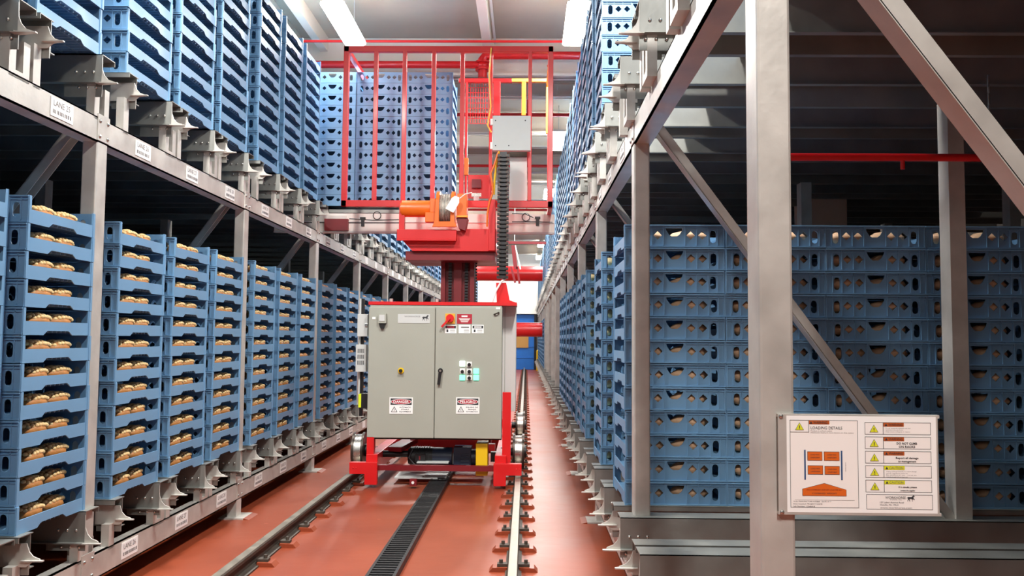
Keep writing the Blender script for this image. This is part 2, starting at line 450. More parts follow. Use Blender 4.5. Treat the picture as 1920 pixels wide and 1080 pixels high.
# ------------------------------------------------------------------ bread crates
def hole_pill(c, w_=.036, h=.078, z=.066):
    r = w_ / 2; pts = []
    for i in range(5): a = math.pi * i / 4; pts.append((c + r * math.cos(a), z + h / 2 - r + r * math.sin(a)))
    for i in range(5): a = math.pi + math.pi * i / 4; pts.append((c + r * math.cos(a), z - h / 2 + r + r * math.sin(a)))
    return pts
def holes():
    d = .026
    H = [hole_pill(-.235), hole_pill(.235)]
    for c in (-.170, -.100, .100, .170): H.append([(c + d, .073), (c, .073 + d), (c - d, .073), (c, .073 - d)])
    H.append([(-.052, .118), (.052, .118), (.05, .106), (.032, .078), (.016, .067), (-.016, .067), (-.032, .078), (-.05, .106)])
    return H
EW = [(-.3, 0), (.3, 0), (.3, .138), (-.3, .138)]
SW = [(-.33, 0), (-.14, 0), (-.105, .022), (.105, .022), (.14, 0), (.33, 0), (.33, .139), (.305, .139), (.302, .07), (-.302, .07), (-.305, .139), (-.33, .139)]
def crate(detail):
    b = MB(); m_ = 'crate_blue'
    v, f = curve_mesh([EW] + holes(), .006 if detail else 0)
    for s_ in (-1, 1): b.add([(p[0], s_ * .324 + p[2], p[1]) for p in v], f, m_)
    v, f = curve_mesh([SW], .006 if detail else 0)
    for s_ in (-1, 1): b.add([(s_ * .297 + p[2], p[0], p[1]) for p in v], f, m_)
    b.box(-.294, .294, -.321, .321, .022, .028, m_)
    if detail:
        for s_ in (-1, 1):
            y = s_ * .3275
            def rb(x0, x1, z0, z1, t=.005): b.box(x0, x1, min(y, y + s_ * t), max(y, y + s_ * t), z0, z1, m_)
            rb(-.3, .3, .130, .138, .011); rb(-.3, .3, .113, .118) if False else None
            rb(-.3, .3, 0.002, .009, .009)
            for x0, x1 in ((-.3, -.068), (.068, .3)): rb(x0, x1, .114, .119, .006)
            for x in (-.262, -.205, -.135, -.066, .066, .135, .205, .262): rb(x - .002, x + .002, .012, .128, .006)
            rb(-.3, -.294, 0, .138, .005); rb(.294, .3, 0, .138, .005)
            x = s_ * .3
            b.box(min(x, x + s_ * .004), max(x, x + s_ * .004), -.33, -.31, 0, .137, m_)
            b.box(min(x, x + s_ * .004), max(x, x + s_ * .004), .31, .33, 0, .137, m_)
        for i in range(15):
            y = -.3 + i * .6 / 14; b.box(-.29, .29, y - .003, y + .003, .012, .022, m_)
        for i in range(7):
            x = -.27 + i * .09; b.box(x - .003, x + .003, -.318, .318, .012, .022, m_)
    return b
ORD = ['lowest', 'second from bottom', 'third from bottom', 'fourth from bottom', 'fifth from bottom', 'sixth from bottom', 'seventh from bottom',
       'eighth from bottom', 'ninth from bottom', 'third from top', 'second from top', 'topmost']
NTH = ['first', 'second', 'third', 'fourth', 'fifth', 'sixth', 'seventh', 'eighth', 'ninth', 'tenth']
def lane_name(side, k, j):
    s_ = 'left' if side < 0 else 'right'
    if k < 0:
        n_ = (-k - 1) * 3 + (2 - j)
        return ('last stack before' if n_ == 0 else NTH[n_] + ' stack before') + ' first %s post' % s_ if side < 0 else '%s stack before nearest right post' % NTH[n_]
    kk = k if side < 0 else k + 1
    return '%s stack past %s %s post' % (NTH[j], NTH[kk] if kk < 10 else 'far', s_)
cands = []   # (x, y, z, label, group, visible, what)
def blocked(x, y):   # building column, inner posts
    return 2.92 - .32 < x < 3.34 + .32 and 8.9 - .34 < y < 9.3 + .34
for side, X in ((-1, WLX), (1, .60)):
    for k, j, yl in lanes():
        yc = yl + CL / 2
        if yl < .5 : continue
        ncol = (8 if side > 0 else 6) if yl < 12 else 2  # deepest right columns are unseen, added to block stray light from behind
        for lev, zb in ((0, LOW), (1, UPP)):
            if side > 0 and lev == 0 and (yl < 5 or (k, j) in ((0, 1), (1, 0)) or 4 <= k <= 8): continue
            if side < 0 and lev == 1 and k == 2 and j == 0: continue     # lane taken by the crane's load
            for c in range(ncol):
                xc = X + side * (CW / 2 + c * (CW + .005))
                if side > 0 and lev == 1 and c == 0 and yl < 6.7: continue
                if blocked(xc, yc): continue
                for r_ in range(12):
                    vis = (c == 0) or (side > 0 and lev == 0 and k == 0 and j == 0)
                    what = 'wall' if (side > 0 and lev == 0 and k == 0 and j == 0) else ('low' if lev == 0 else 'up')
                    if what == 'wall':
                        lab = 'blue bread crate facing camera in right rack, %s, %s column from left' % (ORD[r_], NTH[c])
                        grp = 'crates facing the camera in the right rack'
                    else:
                        lab = 'blue bread crate, %s, %s, %s level' % (ORD[r_], lane_name(side, k, j), 'lower' if lev == 0 else 'upper')
                        grp = 'crates on the %s level of the %s rack' % ('lower' if lev == 0 else 'upper', 'left' if side < 0 else 'right')
                    cands.append([xc, yc, zb + r_ * CH, lab, grp, vis, what, side])
LY = 10.45
for c in range(6):
    for r_ in range(12):
        cands.append([-.93 - .3 - c * .605, LY + CL / 2, 3.2 + r_ * CH,
                      'blue bread crate carried by the red crane, %s, %s column from right' % (ORD[r_], NTH[c]), 'crates carried by the crane', c < 3, 'load', 0])
def score(c):
    if not c[5]: return 0
    x, y, z = c[:3]; us = []; vs = []
    if y < .8: return 0
    # the face that shows: the aisle side, plus the end towards the camera
    for dx, dy in ((-.3, -.33), (.3, -.33), (-.3 if c[7] > 0 else .3, .33)):
        for dz in (0, CH):
            p = px((x + dx, y + dy, z + dz))
            if p is None: return 0
            us.append(min(1920, max(0, p[0]))); vs.append(min(1080, max(0, p[1])))
    if c[6] in ('wall', 'load'): us = us[:4]; vs = vs[:4]
    a = (max(us) - min(us)) * (max(vs) - min(vs))
    if c[6] == 'low' and c[7] < 0 and px((x, y, z))[0] > 672: a *= .05
    return a
sc = [score(c) for c in cands]
order = sorted(range(len(cands)), key=lambda i: -sc[i])
solo = set(i for i in order[:300] if sc[i] > 0)
proto = crate(True).build('bread_crate')
proto_used = False
for i in order[:300]:
    if i not in solo: continue
    x, y, z, lab, grp, vis, what, sd = cands[i]
    o = proto if not proto_used else proto.copy()
    if proto_used: C.objects.link(o)
    proto_used = True
    jx = random.uniform(-.004, .004); jy = random.uniform(-.004, .004)
    o.location = (x + jx, y + jy, z); o.rotation_euler = (0, 0, random.uniform(-.006, .006))
    tag(o, lab, 'bread crate', grp)
def mass(name, src, places, material_names):
    """one mesh out of many placements of the same small mesh"""
    V = np.array(src.v, dtype=np.float32); nv = len(V); N = len(places)
    P = np.array([p[:3] for p in places], dtype=np.float32)
    rot = np.array([p[3] if len(p) > 3 else 0 for p in places], dtype=np.float32)
    cs, sn = np.cos(rot)[:, None], np.sin(rot)[:, None]
    W = np.empty((N, nv, 3), np.float32)
    W[:, :, 0] = V[None, :, 0] * cs - V[None, :, 1] * sn; W[:, :, 1] = V[None, :, 0] * sn + V[None, :, 1] * cs; W[:, :, 2] = V[None, :, 2]
    W += P[:, None, :]
    lens = np.array([len(f) for f in src.f]); flat = np.concatenate([np.array(f) for f in src.f])
    me = bpy.data.meshes.new(name); me.vertices.add(N * nv); me.vertices.foreach_set('co', W.ravel())
    L = len(flat); allv = (flat[None, :] + (np.arange(N) * nv)[:, None]).ravel().astype(np.int32)
    me.loops.add(N * L); me.loops.foreach_set('vertex_index', allv)
    me.polygons.add(N * len(lens)); al = np.tile(lens, N); st = np.concatenate([[0], np.cumsum(al)[:-1]])
    me.polygons.foreach_set('loop_start', st.astype(np.int32)); me.polygons.foreach_set('loop_total', al.astype(np.int32))
    for m_ in src.mats: me.materials.append(MATS[m_])
    me.polygons.foreach_set('material_index', np.tile(np.array(src.m, np.int32), N))
    me.polygons.foreach_set('use_smooth', np.tile(np.array(src.sm, bool), N))
    me.update(calc_edges=True); me.validate()
    o = bpy.data.objects.new(name, me); C.objects.link(o)
    return o
rest = [tuple(cands[i][:3]) for i in range(len(cands)) if i not in solo]
o = mass('bread_crates', crate(False), rest, None)
tag(o, 'remaining blue bread crates stacked deeper and farther along both racks', 'bread crate', 'crates farther along the racks', 'stuff')

# ------------------------------------------------------------------ bread in the crates
def loaf(m1, m2, L=.20, knobs=True, seed=0):
    rnd = random.Random(seed); b = MB()
    fn = lambda d: (1 + .06 * math.sin(d.x * 9 + seed) * math.cos(d.z * 5)) * (1 if d.z > -.3 else .93)
    b.sph((0, 0, .036), (L / 2, .062, .046), m1, 18, 10, fn)
    if knobs:
        for i in range(7):
            for s_ in (-.022, .018):
                x = -L / 2 * .72 + i * L * .72 / 6 + rnd.uniform(-.004, .004); k = max(0, 1 - (x / (L / 2)) ** 2) ** .5
                b.sph((x, s_ * k, .036 + .043 * k), (.015, .014, .011), m2, 8, 5)
            for s_ in (-.046, .044): b.sph((x + .012, s_ * k, .036 + .032 * k), (.014, .012, .012), m2, 8, 5)
    return b
def put_loaf(cache, key, mk, name, loc, rz, lab, grp):
    if key not in cache:
        o = mk().build(name); cache[key] = o
    else: o = cache[key].copy(); C.objects.link(o)
    o.location = loc; o.rotation_euler = (0, 0, rz); tag(o, lab, 'bread', grp)
cache = {}; nl = 0; far_loaves = []
for i in order:
    if nl >= 296 and i in solo: pass
    x, y, z, lab, grp, vis, what, sd = cands[i]
    if sc[i] <= 0: continue
    if what == 'wall':
        spots = [(x - .145, y - .25, 0), (x + .095, y - .25, 0)]; kind = 'crumb_tan'; nm2 = ('left', 'right')
    elif what == 'low' and sd < 0:
        spots = [(x + .222, y - .10, 1.57), (x + .216, y + .12, 1.57)]; kind = 'crust'; nm2 = ('near', 'far')
    elif what == 'low' and sd > 0:
        spots = [(x - .222, y - .12, 1.57)]; kind = 'crumb_cream'; nm2 = ('near', 'far')
    else: continue
    if sc[i] < 60: continue
    for q, (lx, ly, rz) in enumerate(spots):
        rz2 = rz + random.uniform(-.12, .12)
        if nl < 296 and i in solo and kind != 'crumb_cream' and cands[i][1] < 12:
            head = lab.replace('blue bread crate facing camera in right rack, ', 'right rack crate facing camera, ').replace('blue bread crate, ', '')
            col = {'crust': 'brown knobbly loaf', 'crumb_tan': 'tan loaf'}[kind]
            lb = '%s, %s end, %s' % (col, nm2[q], head.replace(', lower level', '')) if kind == 'crust' else '%s, %s side of crate facing camera, %s' % (col, nm2[q], head.replace('right rack crate facing camera, ', '').replace(' from left', ''))
            put_loaf(cache, (kind, random.randrange(3)), lambda: loaf(kind, 'crust_pale' if kind == 'crust' else kind, .2 if kind == 'crust' else .235, kind == 'crust', random.randrange(99)),
                     'bread_loaf', (lx, ly, z + .029), rz2, lb, 'loaves in the lower left crates' if kind == 'crust' else 'loaves in the crates facing the camera')
            nl += 1
        elif kind != 'crumb_tan': far_loaves.append((lx, ly, z + .029, rz2, kind))
for kind, lb in (('crust', 'small brown loaves in the farther lower left crates'), ('crumb_cream', 'pale cream loaves showing in the lower right crates along the aisle')):
    pl = [p for p in far_loaves if p[4] == kind]
    if pl:
        b = MB(); b.sph((0, 0, .038), (.1 if kind == 'crust' else .12, .06, .042), kind, 12, 7)
        tag(mass('bread_loaves', b, [p[:4] for p in pl], None), lb, 'bread', 'loaves farther along the racks', 'stuff')

# ------------------------------------------------------------------ crane rails on the floor
for X, nm, ph in ((-1.868, 'left', 5.95), (-.0745, 'right', 5.9)):
    e = empty('crane_rail', (X, 0, 0), 'worn steel floor rail on the %s, held down by clips' % nm, 'rail', 'floor rails of the crane')
    prof = [(-.055, 0), (.055, 0), (.055, .012), (.012, .022), (.009, .08), (.032, .09), (.034, .112), (.028, .12), (-.028, .12), (-.034, .112), (-.032, .09), (-.009, .08), (-.012, .022), (-.055, .012)]
    b = MB(); b.prism([(X + a, c) for a, c in prof], -3.5, 43.6, 'rail_side')
    b.build('rail_body', e)
    MB().box(X - .027, X + .027, -3.5, 43.6, .12, .1225, 'rail_steel').build('rail_head', e)
    proto_c = None
    for k in range(-12, 70):
        y = ph + .54 * k
        if y < -3: continue
        if proto_c is None:
            b = MB(); yy = y
            b.box(X - .16, X + .16, yy - .05, yy + .05, 0, .006, 'floor_resin')
            for s_ in (-1, 1):
                b.prism([(X + s_ * .04, 0), (X + s_ * .165, 0), (X + s_ * .14, .028), (X + s_ * .04, .03)], yy - .055, yy + .055, 'floor_resin')
                b.box(*sorted((X + s_ * .03, X + s_ * .11)), yy - .03, yy + .03, .03, .048, 'rail_side')
                b.cyl((X + s_ * .085, yy, .048), (X + s_ * .085, yy, .072), .013, 'rail_side', 6)
            proto_c = b.build('rail_clip', e); base_y = y
        else:
            o = proto_c.copy(); C.objects.link(o); o.parent = e; o.location = (proto_c.location.x, proto_c.location.y + (y - base_y), proto_c.location.z)
e = empty('cable_track', (-.92, 0, 0), 'black ladder-like cable track running along the floor between the rails', 'cable track')
b = MB().box(-1.02, -1.0, .5, 12.4, 0, .05, 'black_rubber').box(-.845, -.825, .5, 12.4, 0, .05, 'black_rubber').box(-1.0, -.845, .5, 12.4, 0, .012, 'chain_black')
b.build('side_band', e)
b = MB(); y = .55
while y < 12.3: b.box(-1.0, -.845, y, y + .022, .012, .048, 'black_rubber'); y += .06
b.build('cross_link', e)['kind'] = 'stuff'
# ------------------------------------------------------------------ the red stacker crane
crane = empty('stacker_crane', (-.97, 10.2, 0), 'red rail-running stacker crane with grey control cabinet, orange winch and barred cage', 'stacker crane')
def RR(u0, v0, u1, v1, Y):
    (xa, za), (xb, zb) = at(u0, v0, Y), at(u1, v1, Y)
    (xc, zc), (xd, zd) = at(u0, v1, Y), at(u1, v0, Y)
    return (xa + xc) / 2, (xb + xd) / 2, (zb + zc) / 2, (za + zd) / 2
def pbox(b, u0, v0, u1, v1, Y, dep, m):
    x0, x1, z0, z1 = RR(u0, v0, u1, v1, Y); b.box(x0, x1, Y, Y + dep, z0, z1, m); return b
RED = 'red_paint'
# chassis
for s_, x0, x1, xf0, xf1 in ((-1, -1.84, -1.55, -1.68, -1.55), (1, -.33, -.037, -.33, -.2)):
    b = MB(); b.prism([(x0, .265), (x0, .145), (xf0, .145), (xf0, .035), (xf1, .035), (xf1, .145), (x1, .145), (x1, .265)], 9.0, 9.08, RED)
    for q in (-1.8, -1.77) if s_ < 0 else (-.09, -.06): b.sph((q, 8.998, .21), (.008, .006, .008), 'red_paint', 8, 5)
    b.build('bumper', crane, bevel=.004)
    xa, xb = (-1.68, -1.56) if s_ < 0 else (-.32, -.20)
    b = MB().box(xa, xb, 9.08, 13.3, .16, .34, RED); b.build('side_beam', crane, bevel=.004)
    b = MB().box(xa, xa + .075, 9.1, 9.2, .34, .52, RED) if s_ < 0 else MB().box(-.245, -.155, 9.12, 9.22, .26, 1.0, RED)
    b.build('upright', crane)
b = MB().box(-1.56, -.32, 9.1, 9.17, .17, .225, 'dark_red_paint'); b.build('cross_beam', crane)
for yy in (10.6, 11.8, 13.2): MB().box(-1.56, -.32, yy, yy + .12, .16, .34, RED).build('cross_beam', crane)
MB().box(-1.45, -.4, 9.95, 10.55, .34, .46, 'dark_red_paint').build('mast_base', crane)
MB().bar((-1.42, 9.35, .36), (-1.05, 10.4, .52), .16, .05, 'dark_red_paint').build('deck_plate', crane)
MB().box(-1.30, -.5, 9.7, 9.75, .36, .50, RED).build('deck_plate', crane)
MB().box(-1.1, -.86, 9.4, 9.8, .04, .07, 'pale_grey').build('floor_shoe', crane)
MB().box(-1.42, -.95, 9.35, 9.75, .045, .06, 'pale_grey').build('floor_shoe', crane)
MB().box(-1.16, -.82, 9.2, 9.5, .235, .245, 'pale_grey').build('drip_tray', crane)
# towing lug
b = MB(); pbox(b, 768, 899, 781, 911, 8.98, .06, 'dark_red_paint'); x_, z_ = at(774, 905, 8.975); b.cyl((x_, 8.97, z_), (x_, 8.985, z_), .015, 'white', 10); b.build('towing_lug', crane)
for (x, y, sd) in ((-1.868, 9.7, -1), (-.0745, 9.7, 1), (-1.868, 12.7, -1), (-.0745, 12.7, 1)):
    b = MB(); r = .18; zc = .12 + r + .003
    b.cyl((x - .04, y, zc), (x + .04, y, zc), r, 'steel', 40)
    for a in (-1, 1): b.cyl((x + a * .04, y, zc), (x + a * .065, y, zc), r + .02, 'wheel_steel', 40)
    wl = b.build('wheel', crane)
    MB().cyl((x - .02 * sd, y, zc), (x - .2 * sd, y, zc), .045, 'black', 16).build('axle', wl)
    MB().cyl((x + .06, y, zc), (x + .085, y, zc), .07, 'black', 16).build('hub', wl)
# drive
x0, z0 = at(706, 851, 9.45); x1, z1 = at(770, 851, 9.45)
MB().cyl((x0, 9.45, z0), (x1, 9.45, z1), .036, 'black', 16).build('drive_shaft', crane)
xa, za = at(766, 856, 9.42); xb, zb = at(848, 855, 9.42); zc = (za + zb) / 2
b = MB().cyl((xa, 9.42, zc), (xa + .03, 9.42, zc), .08, 'black', 24, .105).cyl((xa + .03, 9.42, zc), (xa + .27, 9.42, zc), .105, 'black', 24).cyl((xa + .27, 9.42, zc), (xb, 9.42, zc), .1, 'dark_blue', 24)
for k in range(7): b.cyl((xa + .07 + k * .026, 9.42, zc), (xa + .078 + k * .026, 9.42, zc), .112, 'black', 24)
b.box(xa + .09, xa + .2, 9.29, 9.33, zc - .05, zc + .04, 'black')
mo = b.build('drive_motor', crane)
MB().box(xa + .13, xa + .145, 9.286, 9.29, zc - .02, zc + .02, 'dark_red_paint').build('rating_plate', mo)
MB().tube([(xa + .06, 9.31, zc + .09), (xa + .02, 9.29, zc), (xa + .08, 9.29, zc - .07), (xa + .2, 9.29, zc - .09)], .008, 'chain_black').build('motor_cable', mo)
x0, x1, z0, z1 = RR(850, 839, 883, 884, 9.36)
b = MB().box(x0, x1, 9.36, 9.6, z0 + .02, z1, 'dark_blue').box(x0 - .04, x1 + .05, 9.34, 9.62, z0, z0 + .025, 'dark_blue')
for k in range(4): b.box(x0 + .08, x1 - .02, 9.352, 9.36, z0 + .07 + k * .035, z0 + .08 + k * .035, 'dark_blue')
b.cyl((x1, 9.46, z0 + .14), (x1 + .05, 9.46, z0 + .14), .09, 'dark_blue', 20)
b.build('gearbox', crane, bevel=.006)
b = MB(); x0, x1, z0, z1 = RR(892, 832, 914, 892, 9.2)
b.prism([(9.2, z0), (9.2, z1), (9.24, z1 + .0), (9.5, z1), (9.5, z0)], x0, x1, 'yellow', 'yz'); b.build('chain_guard', crane, bevel=.004)
b = MB(); pbox(b, 916, 833, 928, 846, 9.3, .1, RED); pbox(b, 920, 848, 934, 866, 9.35, .1, 'black'); b.build('bearing_block', crane)
# control cabinet
CX0, CX1, CXM, CZ0, CZ1, CY = -1.681, -.254, -.968, .512, 1.919, 9.1
MB().box(CX0 + .01, CX1 - .004, CY + .025, CY + .43, CZ0 + .006, CZ1, 'cabinet_grey').build('cabinet_body', crane, bevel=.006)
MB().box(CX0 - .01, -.1, CY + .02, CY + .5, CZ1 + .005, CZ1 + .04, RED).build('top_rail', crane)
MB().box(CX0, CX1, CY + .06, CY + .42, CZ0 - .02, CZ0 + .003, 'black').build('cabinet_plinth', crane)
for x in (-1.46, -.965): MB().cyl((x, CY + .1, CZ1 + .04), (x, CY + .1, CZ1 + .075), .02, 'galvanized', 10).build('lifting_eye', crane)
dl = MB().box(CX0, CXM - .004, CY, CY + .022, CZ0, CZ1 - .02, 'cabinet_grey').build('cabinet_door', crane, bevel=.005)
dR = MB().box(CXM + .004, CX1, CY, CY + .022, CZ0, CZ1 - .02, 'cabinet_grey').build('cabinet_door', crane, bevel=.005)
YF = CY - .001
def sign_base(b, u0, v0, u1, v1, m, Y=None, t=.003):
    Y = Y or YF - t; x0, x1, z0, z1 = RR(u0, v0, u1, v1, Y); b.box(x0, x1, Y, Y + t, z0, z1, m); return x0, x1, z0, z1, Y - .0008
def flat(b, x0, x1, z0, z1, y, m): return b.add([(x0, y, z0), (x1, y, z0), (x1, y, z1), (x0, y, z1)], [(0, 1, 2, 3)], m)
HORSE = [(.00, .55), (.04, .62), (.10, .66), (.16, .70), (.22, .72), (.34, .70), (.48, .70), (.60, .72), (.66, .80), (.72, .90), (.79, .97), (.82, 1.0), (.84, .97), (.90, .92), (.99, .82), (.97, .77),
         (.90, .78), (.86, .76), (.82, .66), (.80, .56), (.83, .46), (.93, .40), (.95, .30), (.90, .18), (.86, .20), (.89, .31), (.80, .36), (.72, .40), (.72, .28), (.70, .12), (.73, .02), (.66, .00), (.66, .12), (.65, .30), (.60, .42),
         (.46, .44), (.34, .42), (.32, .30), (.36, .18), (.40, .04), (.34, .02), (.30, .16), (.24, .28), (.22, .36), (.17, .26), (.12, .14), (.10, .02), (.04, .04), (.08, .16), (.12, .32), (.13, .44), (.12, .56), (.07, .56), (.03, .44)]
HM = curve_mesh([HORSE], 0)
def horse(b, x, z, w_, h_, y, m='ink'):
    v, f = HM; b.add([(x + p[0] * w_, y, z + p[1] * h_) for p in v], f, m)
def tri(b, cx, z, w_, h_, y, m): b.add([(cx - w_ / 2, y, z), (cx + w_ / 2, y, z), (cx, y, z + h_)], [(0, 1, 2)], m)
# maker's plate
b = MB(); x0, x1, z0, z1, y = sign_base(b, 746, 589, 806, 606, 'pale_grey')
b.text('WORKHORSE', x0 + .07, z1 - .033, y, .016, 'grey_ink', width=.17); horse(b, x1 - .085, z1 - .07, .075, .062, y)
b.build('maker_plate', dl)
b = MB(); b2 = pbox(b, 709, 588, 724, 606, CY - .05, .05, 'cabinet_grey'); x0, x1, z0, z1 = RR(710, 606, 723, 616, CY - .035)
b.prism([(x0, z1), (x1, z1), (x1 - .02, z0), (x0 + .02, z0)], CY - .035, CY, 'black'); pbox(b, 711, 590, 721, 602, CY - .056, .007, 'pale_grey')
b.build('outlet_cover', dl)
b = MB(); pbox(b, 698, 594, 704, 599, YF - .004, .004, 'white'); b.build('sticker', dl)
b = MB(); x, z = at(752, 695, YF); b.cyl((x, YF, z), (x, YF - .012, z), .032, 'yellow', 24).cyl((x, YF - .012, z), (x, YF - .05, z), .018, 'black', 16); b.build('key_switch', dl)
def danger(par, u0, v0, u1, v1, head, lines):
    b = MB(); x0, x1, z0, z1, y = sign_base(b, u0, v0, u1, v1, 'sign_white'); W, H = x1 - x0, z1 - z0
    flat(b, x0 + .05 * W, x1 - .05 * W, z1 - .46 * H, z1 - .07 * H, y, 'ink')
    n = 28; cx, cz = (x0 + x1) / 2, z1 - .265 * H
    for rx, rz, m_, q in ((.44, .17, 'sign_white', .0004), (.415, .145, 'sign_red', .0008)):
        b.add([(cx + W * rx * math.cos(2 * math.pi * i / n), y - q, cz + H * rz * math.sin(2 * math.pi * i / n)) for i in range(n)], [tuple(range(n))], m_)
    b.text(head, cx, cz - .075 * H, y - .0014, .15 * H, 'sign_white', 'c', W * .66, True)
    tri(b, x0 + .21 * W, z0 + .1 * H, .28 * W, .36 * H, y, 'ink'); tri(b, x0 + .21 * W, z0 + .13 * H, .2 * W, .26 * H, y - .0005, 'sign_white'); flat(b, x0 + .2 * W, x0 + .22 * W, z0 + .17 * H, z0 + .31 * H, y - .001, 'ink')
    for i, t in enumerate(lines): b.text(t, x0 + .68 * W, z0 + (.36 - .13 * i) * H, y, .075 * H, 'ink', 'c', W * (.5 if i != 1 else .34), True)
    return b.build('danger_sign', par)
danger(dl, 730, 745, 774, 776, 'DANGER', ['AUTOMATIC', 'START', 'EQUIPMENT'])
danger(dR, 855, 745, 899, 776, 'PELIGRO', ['EQUIPO DE', 'ARRANQUE', 'AUTOMATICO'])
# isolator switch
b = MB(); x0, x1, z0, z1 = RR(835, 588, 853, 607, YF - .012); b.box(x0, x1, YF - .012, YF, z0, z1, 'amber_paint')
cx, cz = (x0 + x1) / 2, (z0 + z1) / 2 + .005
b.cyl((cx, YF - .012, cz), (cx, YF - .04, cz), .042, RED, 28); xh, zh = at(828, 613, YF - .05); b.bar((cx, YF - .05, cz), (xh, YF - .05, zh), .02, .026, RED, up=(0, 1, 0))
b.build('isolator_switch', dR)
b = MB(); x0, x1, z0, z1, y = sign_base(b, 857, 589, 885, 607, 'sign_red'); W, H = x1 - x0, z1 - z0
flat(b, x0 + .3 * W, x1 - .3 * W, z1 - .3 * H, z1 - .14 * H, y, 'sign_pink')
for i in range(4): flat(b, x0 + (.12 + .05 * i) * W, x1 - (.12 + .05 * i) * W, z1 - (.5 + .11 * i) * H, z1 - (.44 + .11 * i) * H, y, 'sign_pink')
b.build('warning_sign', dR)
for i, (u0, u1) in enumerate(((834, 856), (860, 882), (885, 907))):
    b = MB(); x0, x1, z0, z1, y = sign_base(b, u0, 609, u1, 625, 'sign_white'); W, H = x1 - x0, z1 - z0
    if i != 1:
        flat(b, x0 + .05 * W, x1 - .05 * W, z1 - .42 * H, z1 - .1 * H, y, 'ink'); flat(b, x0 + .2 * W, x1 - .2 * W, z1 - .36 * H, z1 - .16 * H, y - .0005, 'sign_white' if i else 'sign_red')
        b.text('DANGER', (x0 + x1) / 2, z1 - .32 * H, y - .001, .11 * H, 'ink', 'c', .5 * W)
        flat(b, x0 + .15 * W, x0 + .3 * W, z0 + .15 * H, z0 + .45 * H, y, 'ink')
    else: flat(b, x0 + .2 * W, x1 - .12 * W, z1 - .36 * H, z1 - .22 * H, y, 'grey_ink')
    for q in range(3): flat(b, x0 + .45 * W, x1 - .12 * W, z0 + (.14 + .12 * q) * H, z0 + (.18 + .12 * q) * H, y, 'grey_ink')
    b.build('warning_sign', dR)
for u, v, m_ in ((867, 682, 'button_glow'), (867, 696, 'k'), (867, 708, 'button_green'), (880, 683, 'k'), (880, 696, 'k'), (880, 708, 'k'), (893, 696, 'button_green'), (893, 708, 'button_green')):
    b = MB(); x, z = at(u, v, YF)
    if m_ == 'k': b.box(x - .028, x + .028, YF - .006, YF, z - .028, z + .028, 'white').cyl((x, YF - .006, z - .004), (x, YF - .035, z - .004), .018, 'black', 16)
    else: b.box(x - .029, x + .029, YF - .014, YF, z - .029, z + .029, m_)
    b.build('push_button', dR, bevel=.004)
b = MB(); x, z = at(826, 695, YF); x2, z2 = at(823, 721, YF); b.cyl((x, YF, z), (x, YF - .02, z), .026, 'black', 20); b.bar((x, YF - .028, z), (x2, YF - .028, z2), .03, .018, 'black', up=(0, 1, 0)); b.cyl((x, YF - .02, z), (x, YF - .038, z), .012, 'steel', 12)
b.build('door_handle', dR)
b = MB(); x, z = at(931, 588, YF); b.cyl((x, YF, z), (x, YF - .02, z), .016, 'cabinet_grey', 12).bar((x - .03, YF - .015, z - .012), (x + .03, YF - .015, z + .012), .014, .012, 'wheel_steel', up=(0, 1, 0)); b.build('latch', dR)
b = MB(); pbox(b, 930, 576, 938, 580, YF - .003, .003, 'white'); b.build('sticker', dR)
# boxes on the cabinet's left flank and the pale enclosure on its right
b = MB(); pbox(b, 675, 560, 681, 780, 9.35, .05, 'black'); pbox(b, 673, 560, 676, 740, 9.34, .06, 'pale_grey'); b.build('side_post', crane)
b = MB(); pbox(b, 670, 589, 689, 631, 9.25, .12, 'pale_grey'); pbox(b, 684, 606, 689, 612, 9.23, .03, 'steel'); b.build('junction_box', crane, bevel=.004)
b = MB(); x0, x1, z0, z1 = RR(667, 646, 686, 697, 9.25); b.box(x0, x1, 9.25, 9.37, z0, z1, 'pale_grey')
for i in range(3):
    for j in range(6): b.box(x0 + .02 + j * .0125, x0 + .026 + j * .0125, 9.247, 9.25, z0 + .075 + i * .064, z0 + .12 + i * .064, 'ink')
b.build('vent_box', crane)
b = MB(); pbox(b, 672, 739, 677, 764, 9.2, .1, 'lime'); pbox(b, 677, 738, 688, 766, 9.2, .12, 'black'); b.build('scanner', crane)
b = MB(); x0, x1, z0, z1 = RR(941, 573, 967, 771, 9.45); b.box(x0, x1, 9.45, 10.0, z0, z1, 'white').box(x0 + .03, x0 + .035, 9.445, 9.45, z0, z1, 'cabinet_grey'); b.build('side_enclosure', crane, bevel=.004)
# bracket with the white hose at the right of the cabinet top
(xa, za), (xb, zb), (xc, zc_), (xd, zd) = at(928, 571, 9.5), at(968, 571, 9.5), at(949, 530, 9.5), at(930, 530, 9.5)
b = MB().prism([(xa, za), (xb, zb), (xb, zb + .02), (xc + .04, za + .05), (xc, zc_), (xd, zd), (xa + .02, za + .03)], 9.5, 9.62, RED); b.build('cable_bracket', crane)
b = MB(); b.tube([(*at(921, 571, 9.4)[:1], 9.4, at(921, 571, 9.4)[1]), (at(930, 545, 9.42)[0], 9.42, at(930, 545, 9.42)[1]), (at(940, 528, 9.45)[0], 9.45, at(940, 528, 9.45)[1]), (at(948, 522, 9.5)[0], 9.5, at(948, 522, 9.5)[1])], .012, 'white'); b.build('hose', crane)
